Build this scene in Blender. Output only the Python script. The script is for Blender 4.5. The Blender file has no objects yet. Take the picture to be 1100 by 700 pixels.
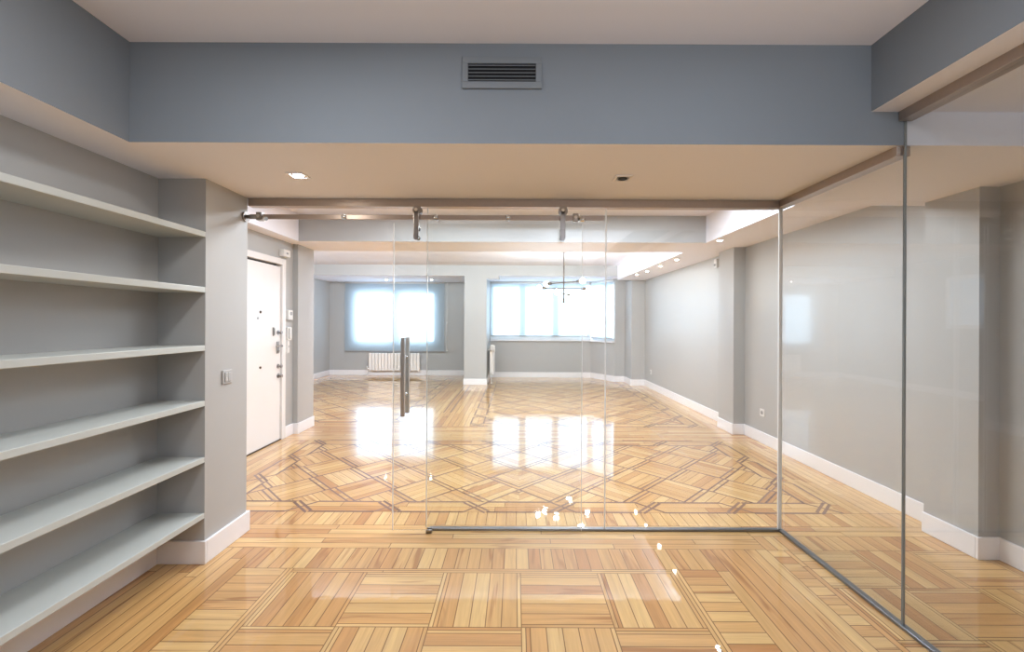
import bpy, bmesh, math, random
from mathutils import Vector, Matrix
random.seed(7)
SC = bpy.context.scene
COL = SC.collection
R = math.radians

# ------------------------------------------------------------------ materials
def mat(name):
    m = bpy.data.materials.new(name); m.use_nodes = True
    nt = m.node_tree; nt.nodes.clear()
    out = nt.nodes.new('ShaderNodeOutputMaterial')
    return m, nt, out
def N(nt, typ, **kw):
    n = nt.nodes.new(typ)
    for k, v in kw.items():
        if k in n.inputs: n.inputs[k].default_value = v
        else: setattr(n, k, v)
    return n
def principled(name, col, rough=.5, metal=0., spec=.5, noise=0., nscale=20., bump=0., bscale=200., coat=0.):
    m, nt, out = mat(name)
    p = N(nt, 'ShaderNodeBsdfPrincipled', Roughness=rough, Metallic=metal)
    p.inputs['Specular IOR Level'].default_value = spec
    p.inputs['Coat Weight'].default_value = coat
    p.inputs['Base Color'].default_value = (*col, 1)
    tc = N(nt, 'ShaderNodeTexCoord')
    if noise:
        no = N(nt, 'ShaderNodeTexNoise', Scale=nscale, Detail=3.)
        mr = N(nt, 'ShaderNodeMapRange'); mr.inputs['To Min'].default_value = 1 - noise; mr.inputs['To Max'].default_value = 1 + noise
        mx = N(nt, 'ShaderNodeMix', data_type='RGBA', blend_type='MULTIPLY'); mx.inputs[0].default_value = 1
        mx.inputs[6].default_value = (*col, 1)
        nt.links.new(tc.outputs['Object'], no.inputs['Vector'])
        nt.links.new(no.outputs['Fac'], mr.inputs['Value'])
        nt.links.new(mr.outputs['Result'], mx.inputs[7])
        nt.links.new(mx.outputs[2], p.inputs['Base Color'])
    if bump:
        nb = N(nt, 'ShaderNodeTexNoise', Scale=bscale, Detail=2.)
        bp = N(nt, 'ShaderNodeBump', Strength=bump, Distance=.002)
        nt.links.new(tc.outputs['Object'], nb.inputs['Vector'])
        nt.links.new(nb.outputs['Fac'], bp.inputs['Height'])
        nt.links.new(bp.outputs['Normal'], p.inputs['Normal'])
    nt.links.new(p.outputs[0], out.inputs[0])
    return m
def emission(name, col, strength):
    m, nt, out = mat(name)
    e = N(nt, 'ShaderNodeEmission', Strength=strength); e.inputs['Color'].default_value = (*col, 1)
    nt.links.new(e.outputs[0], out.inputs[0]); return m
def glass_mat(name, tint, f0):
    # clear float glass: transparent plus a Schlick mirror term on each face
    m, nt, out = mat(name)
    g = N(nt, 'ShaderNodeNewGeometry')
    d = N(nt, 'ShaderNodeVectorMath', operation='DOT_PRODUCT')
    nt.links.new(g.outputs['Normal'], d.inputs[0]); nt.links.new(g.outputs['Incoming'], d.inputs[1])
    a = N(nt, 'ShaderNodeMath', operation='ABSOLUTE'); nt.links.new(d.outputs['Value'], a.inputs[0])
    s = N(nt, 'ShaderNodeMath', operation='SUBTRACT'); s.inputs[0].default_value = 1; nt.links.new(a.outputs[0], s.inputs[1])
    p = N(nt, 'ShaderNodeMath', operation='POWER'); p.inputs[1].default_value = 5; nt.links.new(s.outputs[0], p.inputs[0])
    ma = N(nt, 'ShaderNodeMath', operation='MULTIPLY_ADD'); ma.inputs[1].default_value = 1 - f0; ma.inputs[2].default_value = f0
    nt.links.new(p.outputs[0], ma.inputs[0])
    t = N(nt, 'ShaderNodeBsdfTransparent'); t.inputs[0].default_value = (*tint, 1)
    gl = N(nt, 'ShaderNodeBsdfGlossy', Roughness=0.0)
    mx = N(nt, 'ShaderNodeMixShader')
    nt.links.new(ma.outputs[0], mx.inputs[0]); nt.links.new(t.outputs[0], mx.inputs[1]); nt.links.new(gl.outputs[0], mx.inputs[2])
    nt.links.new(mx.outputs[0], out.inputs[0]); return m
def blind_mat(name):
    m, nt, out = mat(name)
    tc = N(nt, 'ShaderNodeTexCoord')
    w = N(nt, 'ShaderNodeTexNoise', Scale=400.)
    nt.links.new(tc.outputs['Object'], w.inputs['Vector'])
    mr = N(nt, 'ShaderNodeMapRange'); mr.inputs['To Min'].default_value = .24; mr.inputs['To Max'].default_value = .30
    nt.links.new(w.outputs['Fac'], mr.inputs['Value'])
    tr = N(nt, 'ShaderNodeBsdfTransparent'); tr.inputs[0].default_value = (.84, .93, 1, 1)
    tl = N(nt, 'ShaderNodeBsdfTranslucent'); tl.inputs[0].default_value = (.72, .86, .98, 1)
    df = N(nt, 'ShaderNodeBsdfDiffuse'); df.inputs[0].default_value = (.55, .58, .60, 1)
    m1 = N(nt, 'ShaderNodeMixShader'); m1.inputs[0].default_value = .35
    nt.links.new(tl.outputs[0], m1.inputs[1]); nt.links.new(df.outputs[0], m1.inputs[2])
    m2 = N(nt, 'ShaderNodeMixShader')
    nt.links.new(mr.outputs[0], m2.inputs[0]); nt.links.new(m1.outputs[0], m2.inputs[1]); nt.links.new(tr.outputs[0], m2.inputs[2])
    nt.links.new(m2.outputs[0], out.inputs[0]); return m
def wood_mat(name, stops, seam=True, dark=1.0):
    m, nt, out = mat(name); L = nt.links.new
    uv = N(nt, 'ShaderNodeUVMap', uv_map='plank')
    ra = N(nt, 'ShaderNodeAttribute', attribute_name='pl_rand')
    sep = N(nt, 'ShaderNodeSeparateXYZ'); L(uv.outputs[0], sep.inputs[0])
    # shift the grain of each plank
    off = N(nt, 'ShaderNodeMath', operation='MULTIPLY'); off.inputs[1].default_value = 37.; L(ra.outputs['Fac'], off.inputs[0])
    cx = N(nt, 'ShaderNodeMath', operation='ADD'); L(sep.outputs[0], cx.inputs[0]); L(off.outputs[0], cx.inputs[1])
    def vec(sx, sy):
        a = N(nt, 'ShaderNodeMath', operation='MULTIPLY'); a.inputs[1].default_value = sx; L(cx.outputs[0], a.inputs[0])
        b = N(nt, 'ShaderNodeMath', operation='MULTIPLY'); b.inputs[1].default_value = sy; L(sep.outputs[1], b.inputs[0])
        c = N(nt, 'ShaderNodeCombineXYZ'); L(a.outputs[0], c.inputs[0]); L(b.outputs[0], c.inputs[1]); L(off.outputs[0], c.inputs[2]); return c
    n1 = N(nt, 'ShaderNodeTexNoise', Scale=1., Detail=4., Distortion=.6); L(vec(1.6, 34).outputs[0], n1.inputs['Vector'])
    n2 = N(nt, 'ShaderNodeTexNoise', Scale=1., Detail=3.); L(vec(8, 150).outputs[0], n2.inputs['Vector'])
    n3 = N(nt, 'ShaderNodeTexNoise', Scale=1., Detail=2., Distortion=.8); L(vec(1.7, 18).outputs[0], n3.inputs['Vector'])
    ramp = N(nt, 'ShaderNodeValToRGB'); e = ramp.color_ramp.elements
    e[0].position, e[0].color = stops[0][0], (*stops[0][1], 1)
    e[1].position, e[1].color = stops[-1][0], (*stops[-1][1], 1)
    for pz, c in stops[1:-1]:
        k = e.new(pz); k.color = (*c, 1)
    L(ra.outputs['Fac'], ramp.inputs['Fac'])
    g = N(nt, 'ShaderNodeMapRange'); g.inputs['From Min'].default_value = .3; g.inputs['From Max'].default_value = .7
    g.inputs['To Min'].default_value = .84; g.inputs['To Max'].default_value = 1.07; L(n1.outputs['Fac'], g.inputs['Value'])
    g2 = N(nt, 'ShaderNodeMapRange'); g2.inputs['To Min'].default_value = .84; g2.inputs['To Max'].default_value = 1.12; L(n2.outputs['Fac'], g2.inputs['Value'])
    gg = N(nt, 'ShaderNodeMath', operation='MULTIPLY'); L(g.outputs[0], gg.inputs[0]); L(g2.outputs[0], gg.inputs[1])
    mul = N(nt, 'ShaderNodeMix', data_type='RGBA', blend_type='MULTIPLY'); mul.inputs[0].default_value = 1
    L(ramp.outputs['Color'], mul.inputs[6]); L(gg.outputs[0], mul.inputs[7])
    # resinous red-brown streaks
    st = N(nt, 'ShaderNodeMapRange'); st.inputs['From Min'].default_value = .61; st.inputs['From Max'].default_value = .72
    st.inputs['To Max'].default_value = .75; L(n3.outputs['Fac'], st.inputs['Value'])
    mx = N(nt, 'ShaderNodeMix', data_type='RGBA'); L(st.outputs[0], mx.inputs[0]); L(mul.outputs[2], mx.inputs[6])
    mx.inputs[7].default_value = (.30 * dark, .125 * dark, .042 * dark, 1)
    colour = mx.outputs[2]
    p = N(nt, 'ShaderNodeBsdfPrincipled', Roughness=.34)
    p.inputs['Specular IOR Level'].default_value = .12
    p.inputs['Coat Weight'].default_value = 1.; p.inputs['Coat Roughness'].default_value = .03; p.inputs['Coat IOR'].default_value = 1.5
    if seam:
        wa = N(nt, 'ShaderNodeAttribute', attribute_name='pl_w'); la = N(nt, 'ShaderNodeAttribute', attribute_name='pl_l')
        def edge(x, size):
            s = N(nt, 'ShaderNodeMath', operation='SUBTRACT'); L(size, s.inputs[0]); L(x, s.inputs[1])
            mn = N(nt, 'ShaderNodeMath', operation='MINIMUM'); L(x, mn.inputs[0]); L(s.outputs[0], mn.inputs[1]); return mn
        e1, e2 = edge(sep.outputs[1], wa.outputs['Fac']), edge(sep.outputs[0], la.outputs['Fac'])
        mn = N(nt, 'ShaderNodeMath', operation='MINIMUM'); L(e1.outputs[0], mn.inputs[0]); L(e2.outputs[0], mn.inputs[1])
        sm = N(nt, 'ShaderNodeMapRange', interpolation_type='SMOOTHSTEP'); sm.inputs['From Min'].default_value = .0008; sm.inputs['From Max'].default_value = .0034
        sm.inputs['To Min'].default_value = .9; sm.inputs['To Max'].default_value = 0.; L(mn.outputs[0], sm.inputs['Value'])
        m3 = N(nt, 'ShaderNodeMix', data_type='RGBA'); L(sm.outputs[0], m3.inputs[0]); L(colour, m3.inputs[6]); m3.inputs[7].default_value = (.13, .06, .022, 1)
        colour = m3.outputs[2]
    L(colour, p.inputs['Base Color'])
    # varnish ripple
    tc = N(nt, 'ShaderNodeTexCoord')
    nb = N(nt, 'ShaderNodeTexNoise', Scale=14., Detail=2.); L(tc.outputs['Object'], nb.inputs['Vector'])
    bp = N(nt, 'ShaderNodeBump', Strength=.4, Distance=.0008); L(nb.outputs['Fac'], bp.inputs['Height'])
    L(bp.outputs['Normal'], p.inputs['Coat Normal']); L(bp.outputs['Normal'], p.inputs['Normal'])
    L(p.outputs[0], out.inputs[0]); return m

WALL = principled('grey_wall_paint', (.412, .413, .410), .42, noise=.03, nscale=3, bump=.08, bscale=350)
BLUE = principled('shaded_beam_paint', (.215, .243, .275), .8, noise=.03, nscale=3, bump=.08, bscale=350)  # same grey as the walls; dimness and bluish light put into the colour
WHITE = principled('white_ceiling_paint', (.82, .83, .91), .8, bump=.05, bscale=300)
TRIM = principled('white_trim_lacquer', (.78, .775, .80), .3)
SHELF = principled('pale_grey_shelf_lacquer', (.50, .53, .515), .4, noise=.03, nscale=8)
DOORM = principled('white_door_lacquer', (.76, .745, .74), .25)
STEEL = principled('brushed_steel', (.36, .34, .325), .3, metal=1., noise=.06, nscale=90)
BRONZE = principled('bronze_aluminium', (.44, .375, .335), .4, metal=.85, noise=.05, nscale=60)
CHROME = principled('chrome', (.8, .8, .8), .1, metal=1.)
TRACK = principled('grey_aluminium_track', (.22, .23, .25), .3, metal=.9)
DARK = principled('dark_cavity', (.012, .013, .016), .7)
SOCK = principled('dark_bronze', (.10, .07, .05), .4, metal=.7)
PLAST = principled('white_plastic', (.72, .72, .71), .3)
GREYP = principled('grey_plastic', (.30, .31, .32), .4)
HANDLE = principled('satin_steel', (.62, .60, .585), .38, metal=1., noise=.05, nscale=90)
PVC = principled('white_pvc_frame', (.80, .83, .86), .3)
RADM = principled('white_radiator_enamel', (.80, .77, .74), .3)
VENTM = principled('grey_vent_lacquer', (.20, .225, .25), .4)
GLASS = glass_mat('clear_glass', (.975, .985, .98), .055)
EDGE = principled('lit_polished_glass_edge', (.90, .92, .92), .25)  # glass edges catching light, the brightness put into the colour
EDGED = principled('shaded_glass_edge_green', (.24, .26, .26), .4)  # shaded copy: darkness of the joint edges put into the colour
BLIND = blind_mat('screen_blind_fabric')
PANE = emission('overcast_daylight_pane', (.68, .85, 1.), 3.1)
PANE_SIDE = emission('shaded_daylight_pane', (.72, .84, 1.), .8)
BULB = emission('warm_white_bulb', (1., .90, .78), 150.)
GLOBE = emission('frosted_globe_bulb', (1., .95, .88), 60.)
PINE = wood_mat('varnished_pine', [(0, (.47, .225, .08)), (.15, (.565, .31, .118)), (.6, (.62, .375, .15)), (1, (.665, .43, .185))])
INLAY = wood_mat('dark_walnut_inlay', [(0, (.17, .085, .060)), (1, (.27, .15, .105))], seam=False, dark=.3)
JOINT = principled('dark_joint', (.16, .08, .035), .4)

# ------------------------------------------------------------------ mesh helper
class M:
    def __init__(s): s.bm = bmesh.new(); s.mats = []
    def mi(s, m):
        if m not in s.mats: s.mats.append(m)
        return s.mats.index(m)
    def box(s, x0, x1, y0, y1, z0, z1, m, bev=0., bottom=None, seg=2):
        b = bmesh.new()
        bmesh.ops.create_cube(b, size=1)
        for v in b.verts:
            v.co = Vector(((x0 + x1) / 2 + v.co.x * (x1 - x0), (y0 + y1) / 2 + v.co.y * (y1 - y0), (z0 + z1) / 2 + v.co.z * (z1 - z0)))
        if bev: bmesh.ops.bevel(b, geom=list(b.edges), offset=bev, segments=seg, affect='EDGES', profile=.5)
        s.merge(b, m, bottom); return s
    def merge(s, b, m, bottom=None, smooth=False, M4=None):
        if M4 is not None: b.transform(M4)
        b.normal_update()
        i = s.mi(m); j = s.mi(bottom) if bottom else i
        mp = {}
        for v in b.verts: mp[v] = s.bm.verts.new(v.co)
        for f in b.faces:
            try: nf = s.bm.faces.new([mp[v] for v in f.verts])
            except ValueError: continue
            nf.material_index = j if (bottom and f.normal.z < -.9) else i
            nf.smooth = smooth
        b.free()
    def cyl(s, p, q, r, m, n=20, r2=None, smooth=True):
        p, q = Vector(p), Vector(q); d = q - p
        b = bmesh.new()
        bmesh.ops.create_cone(b, cap_ends=True, segments=n, radius1=r, radius2=r if r2 is None else r2, depth=d.length)
        rot = d.to_track_quat('Z', 'Y').to_matrix().to_4x4()
        b.transform(Matrix.Translation((p + q) / 2) @ rot)
        b.normal_update(); i = s.mi(m); mp = {}
        for v in b.verts: mp[v] = s.bm.verts.new(v.co)
        for f in b.faces:
            nf = s.bm.faces.new([mp[v] for v in f.verts]); nf.material_index = i
            nf.smooth = smooth and len(f.verts) == 4
        b.free(); return s
    def ball(s, c, r, m, sc=(1, 1, 1), n=20):
        b = bmesh.new(); bmesh.ops.create_uvsphere(b, u_segments=n, v_segments=n // 2, radius=r)
        s.merge(b, m, smooth=True, M4=Matrix.Translation(Vector(c)) @ Matrix.Diagonal((*sc, 1))); return s
    def tube(s, pts, r, m, n=10, closed=False):
        k = len(pts)
        for a in range(k if closed else k - 1):
            s.cyl(pts[a], pts[(a + 1) % k], r, m, n)
            s.ball(pts[a], r, m, n=8)
        if not closed: s.ball(pts[-1], r, m, n=8)
        return s
    def prism(s, pts, z0, z1, m, bottom=None):
        b = bmesh.new()
        lo = [b.verts.new((x, y, z0)) for x, y in pts]; hi = [b.verts.new((x, y, z1)) for x, y in pts]
        b.faces.new(lo[::-1]); b.faces.new(hi)
        for i in range(len(pts)):
            j = (i + 1) % len(pts); b.faces.new((lo[i], lo[j], hi[j], hi[i]))
        bmesh.ops.recalc_face_normals(b, faces=b.faces[:])
        s.merge(b, m, bottom); return s
    def grate(s, x0, x1, y0, y1, ix0, ix1, iy0, iy1, z0, z1, m):   # flat ring
        s.box(x0, x1, y0, iy0, z0, z1, m); s.box(x0, x1, iy1, y1, z0, z1, m)
        s.box(x0, ix0, iy0, iy1, z0, z1, m); s.box(ix1, x1, iy0, iy1, z0, z1, m); return s
    def done(s, name, parent=None, origin=None):
        if parent is not None: o0 = Vector(parent['_o'])
        elif origin is not None: o0 = Vector(origin)
        else:
            cs = [v.co for v in s.bm.verts]
            o0 = Vector(((min(c.x for c in cs) + max(c.x for c in cs)) / 2, (min(c.y for c in cs) + max(c.y for c in cs)) / 2, min(c.z for c in cs)))
        for v in s.bm.verts: v.co -= o0
        me = bpy.data.meshes.new(name); s.bm.to_mesh(me); s.bm.free()
        for m in s.mats: me.materials.append(m)
        o = bpy.data.objects.new(name, me); COL.objects.link(o)
        if parent is not None: o.parent = parent
        else: o.location = o0
        o['_o'] = tuple(o0)
        return o
def thing(name, loc, label, cat, group=None):
    o = bpy.data.objects.new(name, None); COL.objects.link(o); o.location = loc; o.empty_display_size = .1
    o['_o'] = tuple(loc); return tag(o, label, cat, group)
def tag(o, label, cat, group=None, kind=None):
    o['label'] = label; o['category'] = cat
    if group: o['group'] = group
    if kind: o['kind'] = kind
    return o
def struct(o, label=None, cat=None):
    o['kind'] = 'structure'
    if label: o['label'] = label; o['category'] = cat
    return o
def setempty(name, loc, label, cat):
    o = thing(name, loc, label, cat); o['kind'] = 'structure'; return o
def copy_thing(src, loc, label, group=None):
    c = src.copy(); COL.objects.link(c); c.location = loc; c['label'] = label; c['_o'] = tuple(loc)
    if group: c['group'] = group
    for ch in list(src.children):
        d = ch.copy(); COL.objects.link(d); d.parent = c
        for g in list(ch.children):
            e = g.copy(); COL.objects.link(e); e.parent = d
    return c

# ------------------------------------------------------------------ dimensions (metres, camera at x=0 y=0 z=1.35 looking along +y)
CEIL, SOF, SOF2, SOF3 = 2.59, 2.145, 2.28, 2.36
XL, XR = -1.735, 2.79            # book niche face, right wall
XH, XLL = -2.69, -4.75           # hall wall, far room left wall
GY = 2.79                        # plane of the fixed glass
SX = 1.725                       # plane of the side glass
YB = -3.2                        # wall behind the camera

# ------------------------------------------------------------------ shell
struct(M().box(-4.95, 2.95, YB - .15, 11.2, CEIL, CEIL + .12, WHITE).done('ceiling'), 'white plaster ceiling above the grey beams', 'ceiling')
m = M()
m.box(XR, XR + .15, YB, 10.2, 0, CEIL, WALL)
struct(m.done('wall_right'), 'long pale grey wall on the right running to the bay window', 'wall')
struct(M().box(-2.15, -2.0, YB, 2.39, 0, SOF, WALL).done('wall_left'), 'grey wall at the back of the built-in shelves', 'wall')
struct(M().box(-2.84, XL, 2.39, 2.76, 0, SOF, WALL).done('wall_pier'), 'grey wall end with a light switch beside the glass doorway', 'wall')
m = M(); D0, D1, DH = 4.03, 4.97, 2.066
m.box(XH - .15, XH, 2.76, D0, 0, CEIL, WALL); m.box(XH - .15, XH, D1, 5.16, 0, CEIL, WALL); m.box(XH - .15, XH, D0, D1, DH, CEIL, WALL)
struct(m.done('wall_hall'), 'grey hall wall around the white entrance door', 'wall')
struct(M().box(XLL, XH + .06, 5.16, 5.56, 0, CEIL, WALL).done('pillar_left'), 'grey pilaster right of the entrance door', 'pillar')
struct(M().box(2.65, XR, 5.22, 5.60, 0, SOF2, WALL).done('pillar_right'), 'grey pilaster halfway along the right wall', 'pillar')
struct(M().box(2.67, XR, 2.47, 2.80, 0, SOF, WALL).done('pillar_near'), 'grey pilaster on the right wall behind the side glass', 'pillar')
m = M(); W3 = (7.3, 8.2, 1.27, 2.25)
m.box(XLL - .15, XLL, 5.16, W3[0], 0, CEIL, WALL); m.box(XLL - .15, XLL, W3[1], 11.05, 0, CEIL, WALL)
m.box(XLL - .15, XLL, W3[0], W3[1], 0, W3[2], WALL); m.box(XLL - .15, XLL, W3[0], W3[1], W3[3], CEIL, WALL)
struct(m.done('wall_far_left'), 'grey left wall of the far room', 'wall')
W1 = (-4.12, -2.05, .80, 2.14)
m = M()
m.box(XLL, W1[0], 10.9, 11.05, 0, CEIL, WALL); m.box(W1[1], -1.126, 10.9, 11.05, 0, CEIL, WALL)
m.box(W1[0], W1[1], 10.9, 11.05, 0, W1[2], WALL); m.box(W1[0], W1[1], 10.9, 11.05, W1[3], CEIL, WALL)
struct(m.done('wall_far'), 'grey end wall behind the wide roller blind', 'wall')
struct(M().box(-1.126, -.643, 9.28, 11.05, 0, SOF3, WALL).done('pillar_far'), 'broad grey column between the two far windows', 'pillar')
# bay: front y=10.58, slanted end, jogs back to the right wall
BF = 10.58; A = Vector((1.84, BF)); B = Vector((2.27, 9.85)); SILL = .93; HEAD = 2.30
dn = (B - A).normalized(); nrm = Vector((-dn.y, dn.x))       # outwards
if nrm.y < 0: nrm = -nrm
def off(p, d): return (p.x + nrm.x * d, p.y + nrm.y * d)
m = M()
m.box(-.643, 1.84, BF, BF + .15, 0, SILL, WALL); m.box(-.643, 1.84, BF, BF + .15, HEAD, CEIL, WALL)
m.prism([tuple(A), tuple(B), off(B, .15), (2.1, BF + .15), (1.84, BF + .15)], 0, SILL, WALL)
m.prism([tuple(A), tuple(B), off(B, .15), (2.1, BF + .15), (1.84, BF + .15)], HEAD, CEIL, WALL)
struct(m.done('wall_bay'), 'pale grey parapet under the bay window', 'wall')
m = M(); m.box(2.27, XR + .15, 9.85, 10.1, 0, CEIL, WALL); m.box(2.5, XR, 9.28, 9.85, 0, SOF2, WALL)
struct(m.done('wall_bay_return'), 'grey stepped wall corner right of the bay window', 'wall')
struct(M().box(-2.15, XR + .15, YB - .15, YB, 0, CEIL, WALL).done('wall_rear'), 'grey wall behind the viewer', 'wall')
# beams and bulkheads
struct(M().box(-2.84, SX, 1.905, 2.88, SOF, CEIL, BLUE, bottom=WHITE).box(SX, XR, 1.905, 2.88, SOF, CEIL, WHITE).done('beam_front'), 'blue grey dropped beam holding the air vent', 'beam')
struct(M().box(-2.15, -1.725, YB, 1.905, SOF, CEIL, BLUE, bottom=WHITE).done('beam_left'), 'grey bulkhead above the built-in shelves', 'beam')
struct(M().box(1.575, XR, YB, 1.905, 2.294, CEIL, BLUE, bottom=WHITE).done('beam_right'), 'blue grey bulkhead over the side glass', 'beam')
struct(M().box(XH, -2.52, 2.88, 4.95, SOF2, CEIL, WHITE).done('soffit_left'), 'narrow white soffit above the entrance door', 'beam')
struct(M().box(2.19, XR, 2.88, 9.28, SOF2, CEIL, WHITE).done('soffit_right'), 'white soffit with spotlights along the right wall', 'beam')
struct(M().box(XLL, 2.19, 4.95, 5.63, SOF2, CEIL, WALL, bottom=WHITE).done('beam_middle'), 'pale dropped beam across the middle of the room', 'beam')
m = M(); m.box(XLL, XR, 9.28, 11.05, SOF3, CEIL, WALL, bottom=WHITE); m.box(-.643, -.38, 9.28, 9.7, SOF2 + .02, SOF3, WALL, bottom=WHITE)
struct(m.done('beam_far'), 'grey dropped beam in front of the far windows', 'beam')

# baseboards
BH, BT = .128, .016
def bb(name, boxes, label):
    m = M()
    for b in boxes: m.box(*b, 0, BH, TRIM, bev=.004)
    return struct(m.done(name), label, 'baseboard')
bb('baseboard_left', [(-2.0, -2.0 + BT, YB, 2.39 - BT)], 'white baseboard under the lowest shelf')
bb('baseboard_pier', [(-2.0, XL + BT, 2.39 - BT, 2.39), (XL, XL + BT, 2.39, 2.76 + BT), (XL - .3, XL, 2.76, 2.76 + BT)], 'white baseboard around the grey wall end')
bb('baseboard_hall', [(XH, XH + BT, 2.78, D0), (XH, XH + BT, D1, 5.16), (XH, XH + .06 + BT, 5.16 - BT, 5.16), (XH + .06, XH + .06 + BT, 5.16, 5.56)], 'white baseboard at the pilaster right of the door')
bb('baseboard_right', [(XR - BT, XR, YB, 2.47 - BT), (2.67 - BT, XR, 2.47 - BT, 2.47), (2.67 - BT, 2.67, 2.47, 2.80), (XR - BT, XR, 2.80, 5.22 - BT),
                       (2.65 - BT, XR, 5.22 - BT, 5.22), (2.65 - BT, 2.65, 5.22, 5.60), (XR - BT, XR, 5.60, 9.28 - BT)], 'white baseboard along the long right wall')
bb('baseboard_far', [(XLL, XLL + BT, 5.56, 10.9), (XLL, -1.126, 10.9 - BT, 10.9), (-1.126 - BT, -1.126, 9.28, 10.9)], 'white baseboard below the left far window')
bb('baseboard_column', [(-1.126 - BT, -.643 + BT, 9.28 - BT, 9.28), (-.643, -.643 + BT, 9.28, BF)], 'white baseboard around the broad far column')
m = M()
m.box(-.643, 1.84, BF - BT, BF, 0, BH, TRIM)
m.prism([tuple(A), off(A, -BT), off(B, -BT), tuple(B)], 0, BH, TRIM)
m.box(2.27, 2.5, 9.85 - BT, 9.85, 0, BH, TRIM); m.box(2.5 - BT, 2.5, 9.28, 9.85, 0, BH, TRIM); m.box(2.5 - BT, XR, 9.28 - BT, 9.28, 0, BH, TRIM)
struct(m.done('baseboard_bay'), 'white baseboard round the bay window', 'baseboard')

# ------------------------------------------------------------------ parquet floor
def clip(poly, reg):
    out = poly
    n = len(reg)
    for i in range(n):
        a, b = reg[i], reg[(i + 1) % n]
        ins = out; out = []
        if not ins: return []
        def side(p): return (b[0] - a[0]) * (p[1] - a[1]) - (b[1] - a[1]) * (p[0] - a[0])
        for k in range(len(ins)):
            p, q = ins[k], ins[(k + 1) % len(ins)]
            sp, sq = side(p), side(q)
            if sp >= -1e-9: out.append(p)
            if (sp > 1e-9 and sq < -1e-9) or (sp < -1e-9 and sq > 1e-9):
                t = sp / (sp - sq); out.append((p[0] + t * (q[0] - p[0]), p[1] + t * (q[1] - p[1])))
    return out if len(out) >= 3 else []
FP = []
def rect(x0, x1, y0, y1): return [(x0, y0), (x1, y0), (x1, y1), (x0, y1)]
def board(o, ang, u0, u1, v0, v1, reg, z=0., kind=0, mir=None):
    c, s = math.cos(ang), math.sin(ang)
    fl_ = (lambda x: 2 * mir - x) if mir is not None else (lambda x: x)
    w = lambda u, v: (fl_(o[0] + u * c - v * s), o[1] + u * s + v * c)
    p = [w(u0, v0), w(u1, v0), w(u1, v1), w(u0, v1)]
    p = clip(p, reg) if reg else p
    if not p: return
    uv = []
    for x, y in p:
        dx, dy = fl_(x) - o[0], y - o[1]
        uv.append((dx * c + dy * s - u0, -dx * s + dy * c - v0))
    FP.append((p, uv, z, kind, random.random(), u1 - u0, v1 - v0))
def lay(x0, x1, y0, y1, along, w, length=None, z=0.):
    """boards filling a rectangle, along 'x' or 'y'"""
    reg = rect(x0, x1, y0, y1)
    if along == 'x': ang, o, Lu, Lv = 0., (x0, y0), x1 - x0, y1 - y0
    else: ang, o, Lu, Lv = R(90), (x1, y0), y1 - y0, x1 - x0
    n = max(1, round(Lv / w)); ww = Lv / n
    for i in range(n):
        u = -random.random() * length if length else 0.
        while u < Lu - 1e-6:
            l = length * random.uniform(.7, 1.3) if length else Lu
            a, b = max(u, 0), min(u + l, Lu)
            if b > a: board(o, ang, a, b, i * ww, (i + 1) * ww, reg, z)
            u += l
def cell(x0, x1, y0, y1, along, strip=.019):
    s = strip
    if along == 'x':
        lay(x0, x1, y1 - s, y1, 'x', s); lay(x0, x1, y1 - 2 * s, y1 - s, 'x', s); lay(x0, x1, y0, y0 + s, 'x', s)
        lay(x0, x1, y0 + s, y1 - 2 * s, 'x', .068)
    else:
        lay(x0, x0 + s, y0, y1, 'y', s); lay(x0 + s, x0 + 2 * s, y0, y1, 'y', s); lay(x1 - s, x1, y0, y1, 'y', s)
        lay(x0 + 2 * s, x1 - s, y0, y1, 'y', .068)
def pair(x0, x1, y0, y1, along):
    lay(x0, x1, y0, y1, along, .02, 1.6)
# near room
G0, GP = -1.21, .413
lay(-2.0, -1.495, YB, 2.56, 'y', .062, 1.5)
lay(-1.735, 1.50, 2.56, 2.79, 'x', .058, 1.1)
lay(-1.495, 1.10, 2.345, 2.56, 'y', .068)
lay(-1.495, -1.25, YB, 2.345, 'x', .068)
pair(-1.25, G0, YB, 2.345, 'y'); pair(G0, .855, 2.31, 2.345, 'x'); pair(.855, .895, YB, 2.345, 'y')
r = 0; y = 2.31
while y > YB:
    for k in range(5):
        cell(G0 + k * GP, G0 + (k + 1) * GP, max(y - GP, YB), y, 'y' if (r + k) % 2 == 0 else 'x')
    y -= GP; r += 1
lay(.895, 1.10, YB, 2.345, 'x', .068)
lay(1.10, 1.50, YB, 2.56, 'y', .068, 1.6)
# beyond the side glass
lay(1.50, 1.60, YB, 2.55, 'x', .07); pair(1.60, 1.63, YB, 2.55, 'y')
lay(1.50, XR, 2.55, 2.72, 'y', .068); lay(1.50, XR, 2.72, 2.85, 'x', .065, 1.0)
r = 0; y = 2.55
while y > YB:
    for k in range(4):
        x0 = 1.63 + k * .36
        cell(x0, min(x0 + .36, XR), max(y - .36, YB), y, 'x' if (r + k) % 2 == 0 else 'y')
    y -= .36; r += 1
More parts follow.
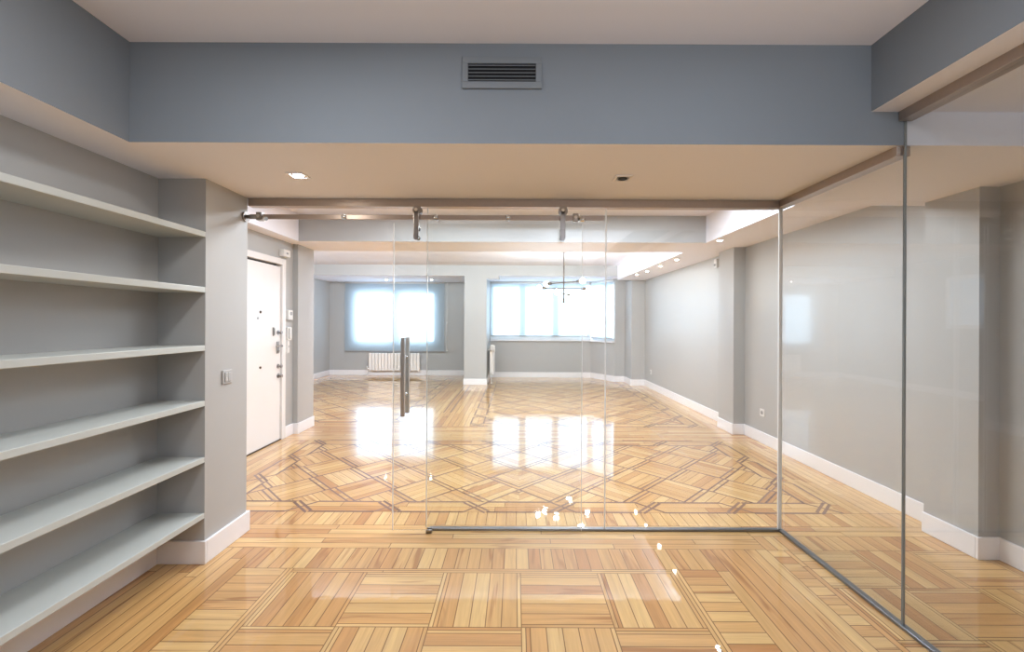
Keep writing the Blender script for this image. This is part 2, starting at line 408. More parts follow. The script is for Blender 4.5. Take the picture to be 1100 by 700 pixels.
# hall
lay(XH - .02, 1.50, 2.79, 2.85, 'x', .06, .9)
lay(XH - .02, XR, 2.85, 3.05, 'y', .068)
lay(XH - .02, -2.28, 3.05, 4.89, 'y', .068, .8); lay(2.34, XR, 3.05, 4.89, 'y', .068, .8)
lay(XH - .02, XR, 4.89, 5.16, 'x', .068, 1.0); lay(XH - .02, XR, 5.16, 5.55, 'x', .066, 1.0)
INW = .022
def line(p, q, w=INW, reg=None, z=.0006):
    p, q = Vector(p), Vector(q); d = q - p
    board(tuple(p), math.atan2(d.y, d.x), 0, d.length, -w / 2, w / 2, reg, z, 1)
def chain(p, q, n, xc, W=.17, ends=True):
    """interlaced border of long hexagons between two corner knots"""
    p, q = Vector(p), Vector(q); d = (q - p); Lh = d.length; t = d / Lh; nn = Vector((-t.y, t.x)); h = W / 2; s = Lh / n
    for i in range(n + 1):
        c = p + t * (s * i)
        g = h * 1.0
        right = c.x > xc
        over = (1 if right else -1) if abs(t.x) > .5 else (-1 if right else 1)
        knot = ends or 0 < i < n
        a, b = c - t * g - nn * h * over, c + t * g + nn * h * over
        dg = (b - a).normalized(); e = Vector((-dg.y, dg.x)) * .019
        if knot:
            line(a + e, b + e, .020, z=.0012); line(a - e, b - e, .020, z=.0012)
            line(c - t * g + nn * h * over, c + t * g - nn * h * over, .018, z=.0008)
        if i < n:
            e0, e1 = c + t * g * .95, c + t * (s - g * .95)
            for sg in (1, -1): line(e0 + nn * h * sg, e1 + nn * h * sg)
def lattice(x0, x1, y0, y1, s=.36, o=(0., 0.)):
    # the two halves mirror each other about the middle of the panel
    xm = (x0 + x1) / 2
    for reg, mir in ((rect(x0, xm, y0, y1), None), (rect(xm, x1, y0, y1), xm)): half_lattice(x0, x1, y0, y1, s, o, reg, mir)
def half_lattice(x0, x1, y0, y1, s, o, reg, mir):
    c = math.sqrt(.5)
    K = int(max(x1 - x0, y1 - y0) / s * 1.6) + 3
    cx, cy = (x0 + x1) / 2 + o[0], (y0 + y1) / 2 + o[1]
    for i in range(-K, K):
        for j in range(-K, K):
            ux, uy = cx + (i - j) * s * c, cy + (i + j) * s * c
            if not (x0 - s < ux < x1 + s and y0 - 2 * s < uy < y1 + s): continue
            jog = .018 if j % 2 else -.018
            along = (i + j) % 2
            n = 5
            for k in range(n):
                if along: board((ux, uy), R(45), 0, s, k * s / n, (k + 1) * s / n, reg, mir=mir)
                else: board((ux + s * c, uy + s * c), R(135), 0, s, k * s / n, (k + 1) * s / n, reg, mir=mir)
            # inlay: one broad strip on one side, a double strip on the other
            board((ux, uy), R(45), 0, s, -.0085, .0085, reg, .0004, 1, mir)
            for dd in (-.021, .021):
                board((ux, uy), R(45), dd + jog - .0075, dd + jog + .0075, 0, s, reg, .0008, 1, mir)
def panel(x0, x1, y0, y1, nx, ny, off=(0, 0)):
    W = .17
    lay(x0, x1, y0, y0 + W, 'x', .085, .62); lay(x0, x1, y1 - W, y1, 'x', .085, .62)
    lay(x0, x0 + W, y0 + W, y1 - W, 'y', .085, .62); lay(x1 - W, x1, y0 + W, y1 - W, 'y', .085, .62)
    lattice(x0 + W, x1 - W, y0 + W, y1 - W, o=off)
    h = W / 2
    xc = (x0 + x1) / 2
    chain((x0 + h, y0 + h), (x1 - h, y0 + h), nx, xc); chain((x0 + h, y1 - h), (x1 - h, y1 - h), nx, xc)
    chain((x0 + h, y0 + h), (x0 + h, y1 - h), ny, xc, ends=False); chain((x1 - h, y0 + h), (x1 - h, y1 - h), ny, xc, ends=False)
panel(-2.28, 2.34, 3.05, 4.89, 7, 3)
panel(-.60, 2.42, 5.55, 9.95, 5, 8)
panel(-4.55, -1.48, 5.75, 10.35, 5, 8)
lay(2.42, XR, 5.55, 9.3, 'y', .074, 1.); lay(-.65, 2.5, 9.95, BF, 'x', .07, 1.); lay(-1.48, -.60, 5.55, 9.3, 'y', .073, 1.)
lay(XLL, -1.48, 5.55, 5.75, 'x', .068, 1.); lay(XLL, -4.55, 5.75, 10.9, 'y', .07, 1.); lay(-4.55, -1.1, 10.35, 10.9, 'x', .07, 1.)
lay(-1.48, -1.1, 9.3, 10.35, 'y', .07, 1.); lay(2.42, XR, 9.3, 9.95, 'y', .074)
for xx in (-1.08, -.98): line((xx, 6.4), (xx, 9.2))
bm = bmesh.new()
uvl = bm.loops.layers.uv.new('plank')
lr = bm.faces.layers.float.new('pl_rand'); ll = bm.faces.layers.float.new('pl_l'); lw = bm.faces.layers.float.new('pl_w')
base = [bm.verts.new(c) for c in ((-4.9, YB - .15, -.002), (2.95, YB - .15, -.002), (2.95, 11.1, -.002), (-4.9, 11.1, -.002))]
f = bm.faces.new(base); f.material_index = 2
for p, uv, z, kind, rnd, l_, w_ in FP:
    vs = [bm.verts.new((x, y, z)) for x, y in p]
    f = bm.faces.new(vs)
    if f.normal.length == 0: f.normal_update()
    f.material_index = kind; f[lr] = rnd; f[ll] = l_; f[lw] = w_
    for lp, c in zip(f.loops, uv): lp[uvl].uv = c
low = [bm.verts.new((v.co.x, v.co.y, -.12)) for v in base]
for i in range(4):
    j = (i + 1) % 4; f = bm.faces.new((base[i], low[i], low[j], base[j])); f.material_index = 2
f = bm.faces.new(low[::-1]); f.material_index = 2
bm.normal_update()
for f in bm.faces:
    if len(f.verts) > 2 and f.material_index != 2 and f.normal.z < 0: f.normal_flip()
me = bpy.data.meshes.new('floor'); bm.to_mesh(me); bm.free()
for mm in (PINE, INLAY, JOINT): me.materials.append(mm)
fl = bpy.data.objects.new('floor', me); COL.objects.link(fl)
struct(fl, 'glossy varnished pine parquet with dark inlaid borders', 'floor')

# ------------------------------------------------------------------ windows and blinds
def window_parts(root, x0, x1, y, z0, z1, nbars, pane, fw=.06, tf=None, mw=.065):
    """frame in the x-z plane at y (pane behind), optional transform"""
    def build(mb, name, par):
        if tf: mb.bm.transform(tf)
        return mb.done(name, par)
    mb = M()
    mb.box(x0, x1, y, y + .07, z0, z0 + fw, PVC, .006); mb.box(x0, x1, y, y + .07, z1 - fw, z1, PVC, .006)
    mb.box(x0, x0 + fw, y, y + .07, z0 + fw, z1 - fw, PVC, .006); mb.box(x1 - fw, x1, y, y + .07, z0 + fw, z1 - fw, PVC, .006)
    build(mb, 'window_frame', root)
    for xb in nbars:
        build(M().box(xb - mw, xb + mw, y - .005, y + .075, z0 + fw, z1 - fw, PVC, .006), 'mullion', root)
    xs = [x0 + fw] + [v for b in nbars for v in (b - mw, b + mw)] + [x1 - fw]
    for k in range(0, len(xs), 2):
        build(M().box(xs[k], xs[k + 1], y + .04, y + .046, z0 + fw, z1 - fw, pane), 'pane', root)
w1 = setempty('window_1', (-3.08, 10.98, W1[2]), 'two-pane window glowing behind the wide roller blind on the left', 'window')
window_parts(w1, W1[0], W1[1], 10.96, W1[2], W1[3], [-3.07], PANE, mw=.10)
w2 = setempty('window_2', (.6, BF, SILL), 'white bay window with three front panes and an angled side', 'window')
window_parts(w2, -.64, 1.84, BF + .04, SILL, HEAD, [.16, .975], PANE, .075, mw=.08)
LB = (B - A).length
TF = Matrix.Translation((A.x, A.y, 0)) @ Matrix.Rotation(math.atan2(dn.y, dn.x), 4, 'Z')
window_parts(w2, .02, LB, .04, SILL, HEAD, [LB * .62], PANE, .06, tf=TF)
m = M(); m.box(-.64, 1.85, BF - .06, BF + .04, SILL - .035, SILL, TRIM, .006)
m.prism([off(A, -.06), off(B, -.06), off(B, .04), off(A, .04)], SILL - .035, SILL, TRIM)
m.done('window_sill', w2)
w3 = setempty('window_3', (XLL - .08, 7.75, W3[2]), 'white framed side window high in the far left wall', 'window')
TF3 = Matrix.Translation((XLL - .02, 7.3, 0)) @ Matrix.Rotation(R(90), 4, 'Z')
window_parts(w3, 0, .9, 0, W3[2], W3[3], [], PANE_SIDE, .07, tf=TF3)

def blind(x0, x1, y, z0, z1, label, tf=None, chain_x=None, origin=None):
    org = Vector(origin) if origin else Vector(((x0 + x1) / 2, y, z0))
    t = thing('roller_blind', tuple(org), label, 'blind', 'roller blinds on the far windows')
    def build(mb, name):
        if tf: mb.bm.transform(tf)
        return mb.done(name, t)
    mb = M(); i = mb.mi(BLIND); nx, nz = 12, 8
    gv = [[mb.bm.verts.new((x0 + (x1 - x0) * a / nx, y + .002 * math.sin(a * 1.7), z0 + (z1 - z0) * b / nz)) for b in range(nz + 1)] for a in range(nx + 1)]
    for a in range(nx):
        for b in range(nz):
            f = mb.bm.faces.new((gv[a][b], gv[a + 1][b], gv[a + 1][b + 1], gv[a][b + 1])); f.smooth = True
    build(mb, 'fabric')
    build(M().cyl((x0, y + .01, z1 - .01), (x1, y + .01, z1 - .01), .026, PLAST), 'roller')
    build(M().box(x0, x1, y - .008, y + .008, z0 - .022, z0 + .004, GREYP, .004), 'bottom_bar')
    if chain_x:
        mb = M()
        for dx in (-.012, .012): mb.cyl((chain_x + dx, y - .03, z1 - .02), (chain_x + dx, y - .03, z0 + .02), .004, PLAST, 8)
        mb.ball((chain_x, y - .03, z0 + .01), .022, PLAST, n=12); mb.ball((chain_x, y - .03, z0 + .72), .02, PLAST, n=12)
        mb.cyl((chain_x, y - .03, z1 - .02), (chain_x, y + .02, z1 - .02), .016, PLAST, 12); mb.box(chain_x - .015, x1 - .02 if chain_x < x1 else chain_x, y - .02, y + .02, z1 - .035, z1 - .005, PLAST)
        build(mb, 'pull_chain')
    return t
blind(-4.33, -1.82, 10.82, .62, 2.352, 'wide roller blind with pull chain over the left far window', chain_x=-1.74)
blind(-.625, 1.80, BF - .03, 1.03, 2.34, 'roller blind across the three front panes of the bay')
blind(.06, LB - .05, -.03, 1.0, 2.34, 'narrow roller blind on the angled side of the bay', tf=TF, origin=((A.x + B.x) / 2, (A.y + B.y) / 2, 1.0))

# ------------------------------------------------------------------ radiators
def radiator(label, x0, n, pitch, y0, y1, z0, z1, tf=None, origin=None, valve_left=True):
    x1 = x0 + n * pitch
    t = thing('radiator', origin or ((x0 + x1) / 2, (y0 + y1) / 2, z0), label, 'radiator')
    def build(mb, name, par=t):
        if tf: mb.bm.transform(tf)
        return mb.done(name, par)
    mb = M()
    for i in range(n):
        a = x0 + i * pitch
        mb.box(a + .005, a + pitch - .005, y0, y0 + .022, z0, z1 - .012, RADM, .006)
        mb.box(a + pitch * .42, a + pitch * .58, y0 + .02, y1, z0 + .03, z1 - .03, RADM, .003)
        mb.box(a + .008, a + pitch - .008, y0 + .004, y1 - .02, z1 - .03, z1, RADM, .008)
        mb.box(a + .012, a + pitch - .012, y1 - .018, y1, z0 + .01, z1 - .05, RADM, .004)
    mb.cyl((x0, (y0 + y1) / 2, z0 + .05), (x1, (y0 + y1) / 2, z0 + .05), .02, RADM); mb.cyl((x0, (y0 + y1) / 2, z1 - .06), (x1, (y0 + y1) / 2, z1 - .06), .02, RADM)
    build(mb, 'radiator_body')
    sx = x0 if valve_left else x1; sg = -1 if valve_left else 1; yc = (y0 + y1) / 2
    mb = M(); mb.cyl((sx, yc, z0 + .05), (sx + sg * .05, yc, z0 + .05), .012, CHROME); mb.cyl((sx + sg * .05, yc, z0 + .03), (sx + sg * .05, yc, z0 + .11), .016, PLAST)
    mb.cyl((sx + sg * .05, yc, 0.002), (sx + sg * .05, yc, z0 + .05), .008, PLAST); mb.cyl((sx + sg * .05, yc, .0), (sx + sg * .05, yc, .008), .02, PLAST)
    build(mb, 'valve')
    for xx in (x0 + pitch * 2, x1 - pitch * 2):
        mb = M(); mb.box(xx - .012, xx + .012, y1 - .001, y1 + .055, z1 - .09, z1 - .06, RADM)
        build(mb, 'wall_bracket')
    return t
radiator('white ribbed radiator below the wide left roller blind', -3.70, 16, .08, 10.74, 10.835, .13, .57)
TFR = Matrix.Translation((-.643, 9.50, 0)) @ Matrix.Rotation(R(90), 4, 'Z')
t = radiator('white ribbed radiator seen end-on beside the far column', .06, 9, .08, -.135, -.06, .17, .80, tf=TFR, origin=(-.56, 9.9, .17))
mb = M(); mb.tube([(-.563, 9.545, .72), (-.563, 9.52, .80), (-.545, 9.515, .835), (-.51, 9.515, .83), (-.49, 9.515, .80), (-.485, 9.515, .70)], .02, RADM, 12); mb.done('end_pipe', t)

# ------------------------------------------------------------------ entrance door
d = setempty('door_1', (XH, 4.48, 0), 'white armoured entrance door with several locks in the left hall wall', 'door')
m = M(); X = XH
m.box(X - .12, X + .018, D0, D0 + .07, 0, DH, DOORM, .004); m.box(X - .12, X + .018, D1 - .07, D1, 0, DH, DOORM, .004); m.box(X - .12, X + .018, D0 + .07, D1 - .07, 1.998, DH, DOORM, .004)
m.done('door_frame', d)
leaf = M().box(X - .05, X - .004, D0 + .074, D1 - .078, .006, 1.975, DOORM, .003).done('door_leaf', d)
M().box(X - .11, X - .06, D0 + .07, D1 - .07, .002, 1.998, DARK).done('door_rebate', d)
M().box(X - .05, X + .004, D0 + .07, D1 - .07, 0, .012, SOCK).done('threshold', d)
fx = X - .004
def knob(y, z, nm='lock_knob'):
    k = M(); k.cyl((fx, y, z), (fx + .006, y, z), .026, STEEL); k.cyl((fx + .006, y, z), (fx + .03, y, z), .009, STEEL); k.cyl((fx + .03, y, z), (fx + .048, y, z), .02, STEEL, r2=.017); k.done(nm, d)
knob(4.845, 1.226); knob(4.845, .846); knob(4.85, .735)
k = M(); k.box(fx, fx + .008, 4.81, 4.865, .99, 1.125, STEEL, .003); k.cyl((fx + .008, 4.84, 1.075), (fx + .055, 4.84, 1.075), .01, STEEL); k.tube([(fx + .055, 4.84, 1.075), (fx + .056, 4.72, 1.078)], .0095, STEEL); k.cyl((fx + .008, 4.84, 1.015), (fx + .016, 4.84, 1.015), .014, CHROME); k.done('door_handle', d)
k = M(); k.cyl((fx, 4.507, 1.449), (fx + .008, 4.507, 1.449), .014, SOCK); k.done('peephole', d)
k = M(); k.cyl((fx, 4.465, 1.384), (fx + .006, 4.465, 1.384), .012, STEEL); k.done('peephole', d)
k = M(); k.cyl((fx, 4.507, .864), (fx + .008, 4.507, .864), .013, SOCK); k.done('bolt_cap', d)
k = M(); k.box(fx, fx + .012, 4.735, 4.757, 1.19, 1.285, STEEL, .003); k.box(fx + .012, fx + .02, 4.74, 4.752, 1.2, 1.275, GREYP); k.done('chain_guide', d)
for z in (.25, 1.0, 1.75):
    M().cyl((X + .012, D0 + .076, z - .05), (X + .012, D0 + .076, z + .05), .009, STEEL).done('hinge', d)

def wallbox(name, y0, y1, z0, z1, dep, label, cat, x=XH):
    return thing(name, (x, (y0 + y1) / 2, z0), label, cat)
t = wallbox('alarm_box', 4.80, 4.99, 2.09, 2.175, .06, 'small white box above the top corner of the entrance door', 'alarm box')
M().box(XH, XH + .06, 4.85, 4.985, 2.09, 2.172, PLAST, .006).done('casing', t); M().box(XH + .06, XH + .062, 4.90, 4.94, 2.12, 2.14, GREYP).done('indicator', t)
t = wallbox('thermostat', 5.0, 5.1, 1.37, 1.484, .03, 'white wall unit with a small screen, upper of the two right of the door', 'thermostat')
M().box(XH, XH + .035, 4.995, 5.095, 1.37, 1.484, PLAST, .005).done('casing', t); M().box(XH + .035, XH + .037, 5.03, 5.075, 1.425, 1.465, GREYP).done('screen', t)
t = wallbox('intercom', 5.0, 5.09, 1.13, 1.285, .04, 'white intercom handset right of the door, below the screen unit', 'intercom')
M().box(XH, XH + .025, 5.0, 5.085, 1.13, 1.285, PLAST, .005).done('casing', t)
k = M(); k.box(XH + .03, XH + .05, 5.01, 5.05, 1.145, 1.275, PLAST, .008); k.box(XH + .02, XH + .035, 5.012, 5.048, 1.245, 1.27, PLAST); k.box(XH + .02, XH + .035, 5.012, 5.048, 1.15, 1.175, PLAST); k.done('handset', t)
M().box(XH + .025, XH + .028, 5.06, 5.078, 1.25, 1.27, DARK).done('button', t)

def switch(y, z, x, sgn, label, s=.082, group=None, socket=False, rock=2, PL=None):
    PLAST_ = PL or PLAST
    t = thing('power_outlet' if socket else 'light_switch', (x, y, z - s / 2), label, 'outlet' if socket else 'light switch', group)
    h = s / 2
    bx = lambda d0, d1: (min(x + sgn * d0, x + sgn * d1), max(x + sgn * d0, x + sgn * d1))
    M().box(*bx(0, .009), y - h, y + h, z - h, z + h, PLAST_, .003).done('cover_plate', t)
    if socket:
        a, b = bx(.009, .011); k = M(); k.cyl((x + sgn * .008, y, z), (x + sgn * .0105, y, z), .024, GREYP); k.done('socket_well', t)
        for dy in (-.0095, .0095): M().cyl((x + sgn * .0095, y + dy, z), (x + sgn * .0115, y + dy, z), .004, DARK, 10).done('pin_hole', t)
    else:
        M().box(*bx(.008, .0095), y - .029, y + .029, z - .029, z + .029, GREYP).done('recess', t)
        for k in range(rock):
            w = .054 / rock
            M().box(*bx(.009, .014), y - .027 + k * w + .0008, y - .027 + (k + 1) * w - .0008, z - .027, z + .027, PLAST_, .002).done('rocker', t)
    return t
switch(2.565, 1.018, XL, 1, 'grey double light switch on the wall end beside the shelves', PL=principled('silver_grey_plastic', (.42, .42, .42), .35))
switch(5.035, 1.095, XH, 1, 'light switch below the intercom, upper of the two by the entrance door', s=.072, group='switches right of the entrance door', rock=1)
switch(5.035, 1.015, XH, 1, 'light switch below the intercom, lower of the two by the entrance door', s=.072, group='switches right of the entrance door', rock=1)
switch(4.84, .345, XR, -1, 'white power outlet low on the right wall near the glass corner', socket=True)
switch(8.85, .34, XR, -1, 'white power outlet low on the right wall at the far end', socket=True)
t = thing('motion_sensor', (XR, 5.9, 2.12), 'small white sensor high on the right wall past the pilaster', 'sensor')
M().box(XR - .05, XR, 5.87, 5.95, 2.12, 2.24, PLAST, .01).done('casing', t); M().ball((XR - .048, 5.91, 2.155), .02, GREYP, n=12).done('lens', t)

# ------------------------------------------------------------------ shelves in the niche
tops = [1.849, 1.540, 1.216, .907, .593, .2815]
names = ['topmost pale grey shelf board of the wall niche on the left', 'second pale grey shelf board from the top, just above eye level', 'third pale grey shelf board from the top of the niche',
         'fourth pale grey shelf board from the top, level with the light switch', 'fifth pale grey shelf board from the top of the niche', 'lowest pale grey shelf board, just above the white baseboard']
for z, lab in zip(tops, names):
    tag(M().box(-2.0, XL, YB, 2.39, z - .031, z, SHELF, .0025).done('shelf'), lab, 'shelf', 'shelf boards in the left niche')

# ------------------------------------------------------------------ air vent on the beam
t = thing('air_vent', (-.068, 1.905, 2.386), 'grey slatted air vent on the blue grey beam', 'vent')
m = M(); y0, y1 = 1.893, 1.905; x0, x1, z0, z1 = -.244, .108, 2.386, 2.526
ix0, ix1, iz0, iz1 = x0 + .026, x1 - .026, z0 + .030, z1 - .030
m.box(x0, x1, y0, y1, z0, iz0, VENTM, .002); m.box(x0, x1, y0, y1, iz1, z1, VENTM, .002); m.box(x0, ix0, y0, y1, iz0, iz1, VENTM, .002); m.box(ix1, x1, y0, y1, iz0, iz1, VENTM, .002)
m.done('vent_frame', t)
M().box(ix0, ix1, 1.902, 1.9045, iz0, iz1, DARK).done('duct_opening', t)
for k in range(5):
    zc = iz0 + (iz1 - iz0) * (k + .5) / 5
    m = M(); b = bmesh.new(); bmesh.ops.create_cube(b, size=1)
    m.merge(b, VENTM, M4=Matrix.Translation(((x0 + x1) / 2, 1.897, zc)) @ Matrix.Rotation(R(38), 4, 'X') @ Matrix.Diagonal((ix1 - ix0, .011, .0022, 1)))
    m.done('slat', t)

# ------------------------------------------------------------------ recessed spotlights
def spot(x, y, z, label, group, lit=True, s=.095):
    t = thing('recessed_spotlight', (x, y, z), label, 'spotlight', group)
    h = s / 2; m = M()
    m.grate(x - h, x + h, y - h, y + h, x - h * .72, x + h * .72, y - h * .72, y + h * .72, z - .006, z, TRIM)
    m.done('trim_ring', t)
    m = M(); m.cyl((x, y, z - .001), (x, y, z - .004), h * .7, STEEL if lit else GREYP, 24); m.done('reflector', t)
    m = M(); m.cyl((x, y, z - .0035), (x, y, z - .0075), h * .52, BULB if lit else DARK, 20); m.done('lamp', t)
    return t
spot(-1.186, 2.325, SOF, 'lit square recessed spotlight in the soffit left of the vent', 'spotlights in the front soffit')
spot(.58, 2.347, SOF, 'unlit square recessed spotlight in the soffit right of the vent', 'spotlights in the front soffit', lit=False)
row = [(2.27, 4.78, 'nearest the glass corner, at the soffit edge'), (2.34, 6.25, 'second from the glass corner'), (2.345, 6.97, 'third from the glass corner'), (2.335, 7.65, 'fourth from the glass corner'), (2.30, 8.18, 'farthest, by the bay window')]
for x, y, w in row: spot(x, y, SOF2, 'small lit spotlight in the right wall soffit, ' + w, 'spotlights along the right wall', s=.075)
spot(-3.1, 10.2, SOF3, 'small lit spotlight before the left window, left of the sliding door edge', 'spotlights before the left window', s=.07)
spot(-2.02, 10.2, SOF3, 'small lit spotlight before the left window, nearer the far column', 'spotlights before the left window', s=.07)

# ------------------------------------------------------------------ chandelier
cx, cy = .82, 7.4
t = thing('chandelier', (cx, cy, CEIL), 'slim bronze chandelier with glowing globes hanging before the bay window', 'chandelier')
M().cyl((cx, cy, CEIL - .025), (cx, cy, CEIL), .06, SOCK, 28).done('ceiling_canopy', t)
m = M(); m.cyl((cx, cy, 1.72), (cx, cy, CEIL - .02), .0105, SOCK, 12); m.cyl((cx, cy, 1.69), (cx, cy, 1.765), .019, SOCK, 16); m.done('rod', t)
for z, ang, L1 in ((2.045, -48, .40), (1.945, 6, .41), (1.85, 68, .38)):
    dx, dy = math.cos(R(ang)), math.sin(R(ang))
    m = M(); m.cyl((cx - dx * (L1 - .06), cy - dy * (L1 - .06), z), (cx + dx * (L1 - .06), cy + dy * (L1 - .06), z), .009, SOCK, 10); m.ball((cx, cy, z), .02, SOCK, n=12)
    arm = m.done('arm', t); arm['_o'] = t['_o']
    for sg in (-1, 1):
        P = lambda r_: (cx + sg * dx * r_, cy + sg * dy * r_, z)
        k = M(); k.cyl(P(L1 - .10), P(L1 - .025), .024, SOCK, 16); k.cyl(P(L1 - .03), P(L1 - .02), .029, SOCK, 16); k.done('socket', arm)
        k = M(); k.ball(P(L1 + .018), .046, GLOBE, n=20); k.done('bulb', arm)

# ------------------------------------------------------------------ glass partition
def pane(name, x0, x1, y0, y1, z0, z1, label, cat='glass panel', parent=None, lo=EDGE, hi=EDGE, wlo=.0045, whi=.0025):
    """sheet of glass with real thickness; its ground vertical edges (lo and hi end) are opaque strips"""
    mb = M(); thin_x = (x1 - x0) < (y1 - y0)
    a0, a1 = (y0, y1) if thin_x else (x0, x1)
    def slab(p, q, mt):
        b = bmesh.new(); bmesh.ops.create_cube(b, size=1)
        X0, X1, Y0, Y1 = (x0, x1, p, q) if thin_x else (p, q, y0, y1)
        b.transform(Matrix.Translation(((X0 + X1) / 2, (Y0 + Y1) / 2, (z0 + z1) / 2)) @ Matrix.Diagonal((X1 - X0, Y1 - Y0, z1 - z0, 1)))
        if mt is GLASS:       # leave the inner end faces out
            k = 1 if thin_x else 0; b.normal_update()
            bmesh.ops.delete(b, geom=[f for f in b.faces if abs(f.normal[k]) > .5], context='FACES_ONLY')
        mb.merge(b, mt)
    slab(a0, a0 + wlo, lo); slab(a1 - whi, a1, hi); slab(a0 + wlo, a1 - whi, GLASS)
    bmesh.ops.remove_doubles(mb.bm, verts=mb.bm.verts[:], dist=1e-5)
    o = mb.done(name, parent)
    return o if parent is not None else tag(o, label, cat)
pane('glass_panel', -.582, .581, GY - .005, GY + .005, .014, 2.10, 'fixed clear glass panel behind the sliding glass door')
pane('glass_panel', .583, SX - .006, GY - .005, GY + .005, .014, 2.10, 'fixed clear glass panel right of the sliding door, up to the glass corner', wlo=.0025, whi=.010)
pane('glass_panel', SX - .005, SX + .005, 1.9055, GY + .005, .014, 2.105, 'side glass panel between the glass corner and the dark vertical joint', hi=EDGE, whi=.012, lo=EDGED, wlo=.002)
pane('glass_panel', SX - .005, SX + .005, -.4, 1.9025, .014, 2.25, 'tall side glass panel nearest the viewer, under the blue grey bulkhead', hi=EDGED, lo=EDGED, whi=.003)
tag(M().box(XL, SX - .03, GY - .028, GY + .028, 2.095, SOF, BRONZE, .002).done('top_channel'), 'bronze channel under the soffit across the front glass', 'channel')
tag(M().box(SX - .03, SX + .03, 1.91, GY + .03, 2.10, SOF, BRONZE, .002).done('top_channel'), 'bronze channel under the soffit above the side glass', 'channel')
tag(M().box(SX - .03, SX + .03, -.4, 1.903, 2.2505, 2.294, BRONZE, .002).done('top_channel'), 'bronze channel under the blue grey bulkhead, nearest the viewer', 'channel')
tag(M().box(-.56, SX - .016, GY - .016, GY + .016, .001, .016, TRACK, .002).done('floor_track'), 'grey metal floor track below the front glass', 'track')
tag(M().box(SX - .016, SX + .016, -.4, GY + .016, .001, .016, TRACK, .002).done('floor_track'), 'grey metal floor track below the side glass', 'track')
t = thing('floor_guide', (-.55, 2.756, 0), 'small steel floor guide at the foot of the sliding glass door', 'guide')
m = M(); m.box(-.572, -.535, 2.737, 2.746, .001, .022, STEEL, .002); m.box(-.572, -.535, 2.770, 2.778, .001, .022, STEEL, .002); m.box(-.572, -.535, 2.737, 2.778, .001, .006, STEEL); m.done('guide_block', t)
# sliding rail
RZ = 2.018
t = thing('sliding_rail', (-.6, 2.735, RZ), 'slim steel rail below the bronze channel carrying the sliding glass door', 'rail')
M().box(XL + .03, .556, 2.729, 2.739, RZ - .015, RZ + .015, BRONZE, .002).done('bar', t)
m = M(); m.cyl((XL, 2.734, RZ), (XL + .012, 2.734, RZ), .032, STEEL); m.cyl((XL + .01, 2.734, RZ), (XL + .11, 2.734, RZ), .013, STEEL); m.done('wall_bracket', t)
for xs in (-1.635, .375):
    m = M(); m.box(xs - .018, xs + .018, 2.712, 2.75, RZ - .026, RZ + .026, STEEL, .004); m.cyl((xs + .02, 2.72, RZ - .012), (xs + .055, 2.70, RZ - .02), .013, CHROME, 14); m.cyl((xs, 2.712, RZ), (xs, 2.704, RZ), .010, CHROME, 12); m.done('door_stop', t)
for xs in (-1.10, -.515, -.055, .40):
    m = M(); m.cyl((xs, 2.739, RZ), (xs, GY - .005 if xs > -.6 else 2.76, RZ), .012, STEEL, 16); m.cyl((xs, 2.729, RZ), (xs, 2.722, RZ - .002), .017, CHROME, 18); m.ball((xs, 2.721, RZ), .012, CHROME, (1, .5, 1), 12); m.done('standoff', t)
# sliding door
dx0, dx1 = -.792, .426
t = thing('sliding_glass_door', ((dx0 + dx1) / 2, 2.758, .012), 'frameless sliding glass door with a vertical steel bar handle', 'glass door')
pane('glass_leaf', dx0, dx1, 2.753, 2.763, .012, 1.985, '', parent=t)
for xs in (-.636, .292):
    m = M(); m.box(xs - .0175, xs + .0175, 2.709, 2.717, 1.885, 2.055, STEEL, .003)
    m.cyl((xs, 2.709, 1.888), (xs, 2.717, 1.888), .0175, STEEL); m.cyl((xs, 2.709, 2.055), (xs, 2.717, 2.055), .0175, STEEL); h = m.done('hanger', t)
    m = M(); m.cyl((xs + .004, 2.719, RZ + .043), (xs + .004, 2.727, RZ + .043), .030, STEEL, 28); m.cyl((xs + .004, 2.727, RZ + .043), (xs + .004, 2.741, RZ + .043), .0275, GREYP, 28); m.cyl((xs + .004, 2.741, RZ + .043), (xs + .004, 2.748, RZ + .043), .030, STEEL, 28); m.cyl((xs, 2.702, RZ + .043), (xs, 2.72, RZ + .043), .010, CHROME, 14); m.done('wheel', h)
    for z in (1.893, 1.95):
        m = M(); m.cyl((xs, 2.717, z), (xs, 2.753, z), .011, STEEL, 14); m.cyl((xs, 2.704, z), (xs, 2.709, z), .012, STEEL, 14); m.cyl((xs, 2.763, z), (xs, 2.772, z), .016, CHROME, 14); m.done('stud', h)
for yy, z0, z1, nm in ((2.70, .755, 1.252, 'handle_bar'), (2.816, .755, 1.252, 'handle_bar')):
    hb = M().box(-.725, -.701, yy - .012, yy + .012, z0, z1, HANDLE, .002).done(nm, t)
    for z in (.885, 1.125):
        ya, yb = (yy + .012, 2.753) if yy < 2.75 else (2.763, yy - .012)
        M().cyl((-.713, ya, z), (-.713, yb, z), .009, CHROME, 14).done('standoff', hb)

# ------------------------------------------------------------------ clean helper keys
for o in bpy.data.objects:
    if '_o' in o: del o['_o']

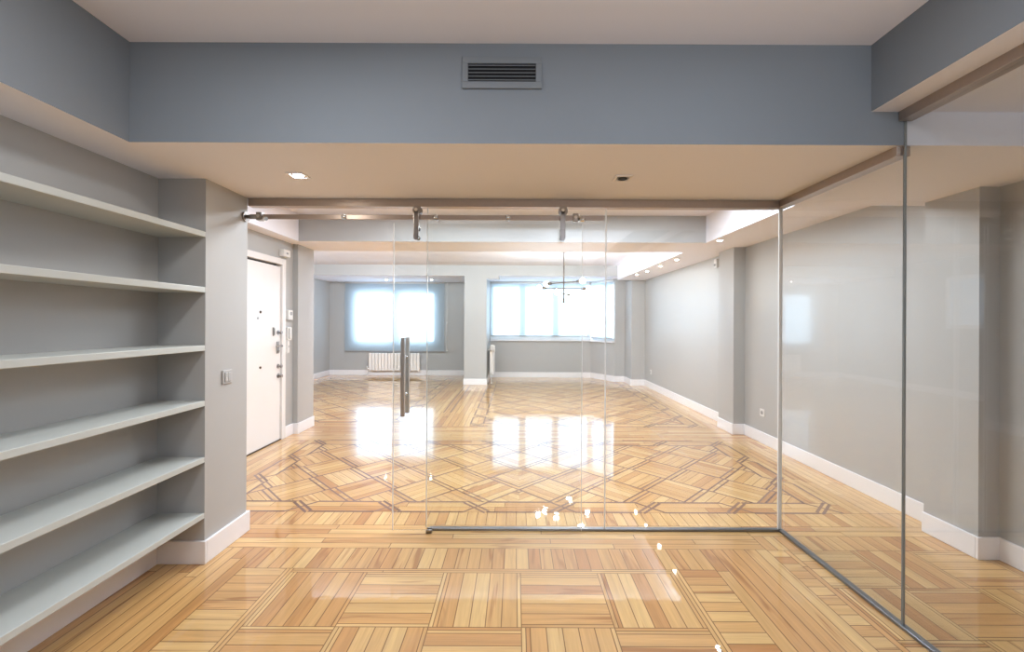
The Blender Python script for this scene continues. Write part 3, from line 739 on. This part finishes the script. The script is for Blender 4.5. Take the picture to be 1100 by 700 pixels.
# ------------------------------------------------------------------ unseen area lights: shelf-shadow lamp, the rest added as fill
def area(name, x, y, z, sx, sy, watts, col):
    l = bpy.data.lights.new(name, 'AREA'); l.shape = 'RECTANGLE'; l.size = sx; l.size_y = sy; l.energy = watts; l.color = col
    o = bpy.data.objects.new(name, l); COL.objects.link(o); o.location = (x, y, z); return o
area('unseen_ceiling_light', -.8, .9, CEIL - .01, .28, .28, 10, (.95, .97, 1.))
area('unseen_ceiling_light', .7, .9, CEIL - .01, .5, .5, 4, (.84, .92, 1.))  # weak fill added over the near room, out of view
area('unseen_ceiling_light', -.9, 3.8, CEIL - .01, 1.6, .9, 38, (.84, .92, 1.))  # unseen fill, added to brighten the hall
area('unseen_ceiling_light', 1.1, 3.8, CEIL - .01, 1.6, .9, 38, (.84, .92, 1.))  # second unseen fill, added for the right half of the hall
up = area('unseen_uplight_fill', .9, -1.2, 1.6, 2.2, 2.2, 46, (.84, .92, 1.)); up.rotation_euler = (R(180), 0, 0)  # upward fill added behind the camera to brighten the near ceiling
ws = area('beam_back_fill', -1.2, 5.66, 2.42, 6.4, .18, 115, (.84, .92, 1.)); ws.rotation_euler = (R(72), 0, 0)  # strip light added on the hidden beam back to brighten the far room

# ------------------------------------------------------------------ world, camera, view
w = bpy.data.worlds.new('sky'); SC.world = w; w.use_nodes = True
w.node_tree.nodes['Background'].inputs[0].default_value = (.75, .86, 1, 1); w.node_tree.nodes['Background'].inputs[1].default_value = 1.
cam = bpy.data.cameras.new('camera'); co = bpy.data.objects.new('camera', cam); COL.objects.link(co)
co.location = (0, 0, 1.35)
co.matrix_world = Matrix.Translation((0, 0, 1.35)) @ Matrix.Rotation(R(90), 4, 'X') @ Matrix.Rotation(R(.25), 4, 'Z')
cam.sensor_width = 36; cam.sensor_fit = 'HORIZONTAL'; cam.lens = 36 * 460 / 1100
cam.shift_x = -4.5 / 1100; cam.shift_y = -3.7 / 1100; cam.clip_start = .02
SC.camera = co
vs = SC.view_settings; vs.view_transform = 'Standard'; vs.look = 'None'; vs.gamma = 1; vs.exposure = 1.0; vs.use_curve_mapping = False
cy_ = SC.cycles
cy_.max_bounces = 14; cy_.diffuse_bounces = 8; cy_.glossy_bounces = 6; cy_.transparent_max_bounces = 24; cy_.transmission_bounces = 8
cy_.sample_clamp_indirect = 6.; cy_.sample_clamp_direct = 0.
cy_.caustics_reflective = False; cy_.caustics_refractive = False
cy_.use_denoising = True
try: cy_.denoiser = 'OPENIMAGEDENOISE'
except Exception: pass
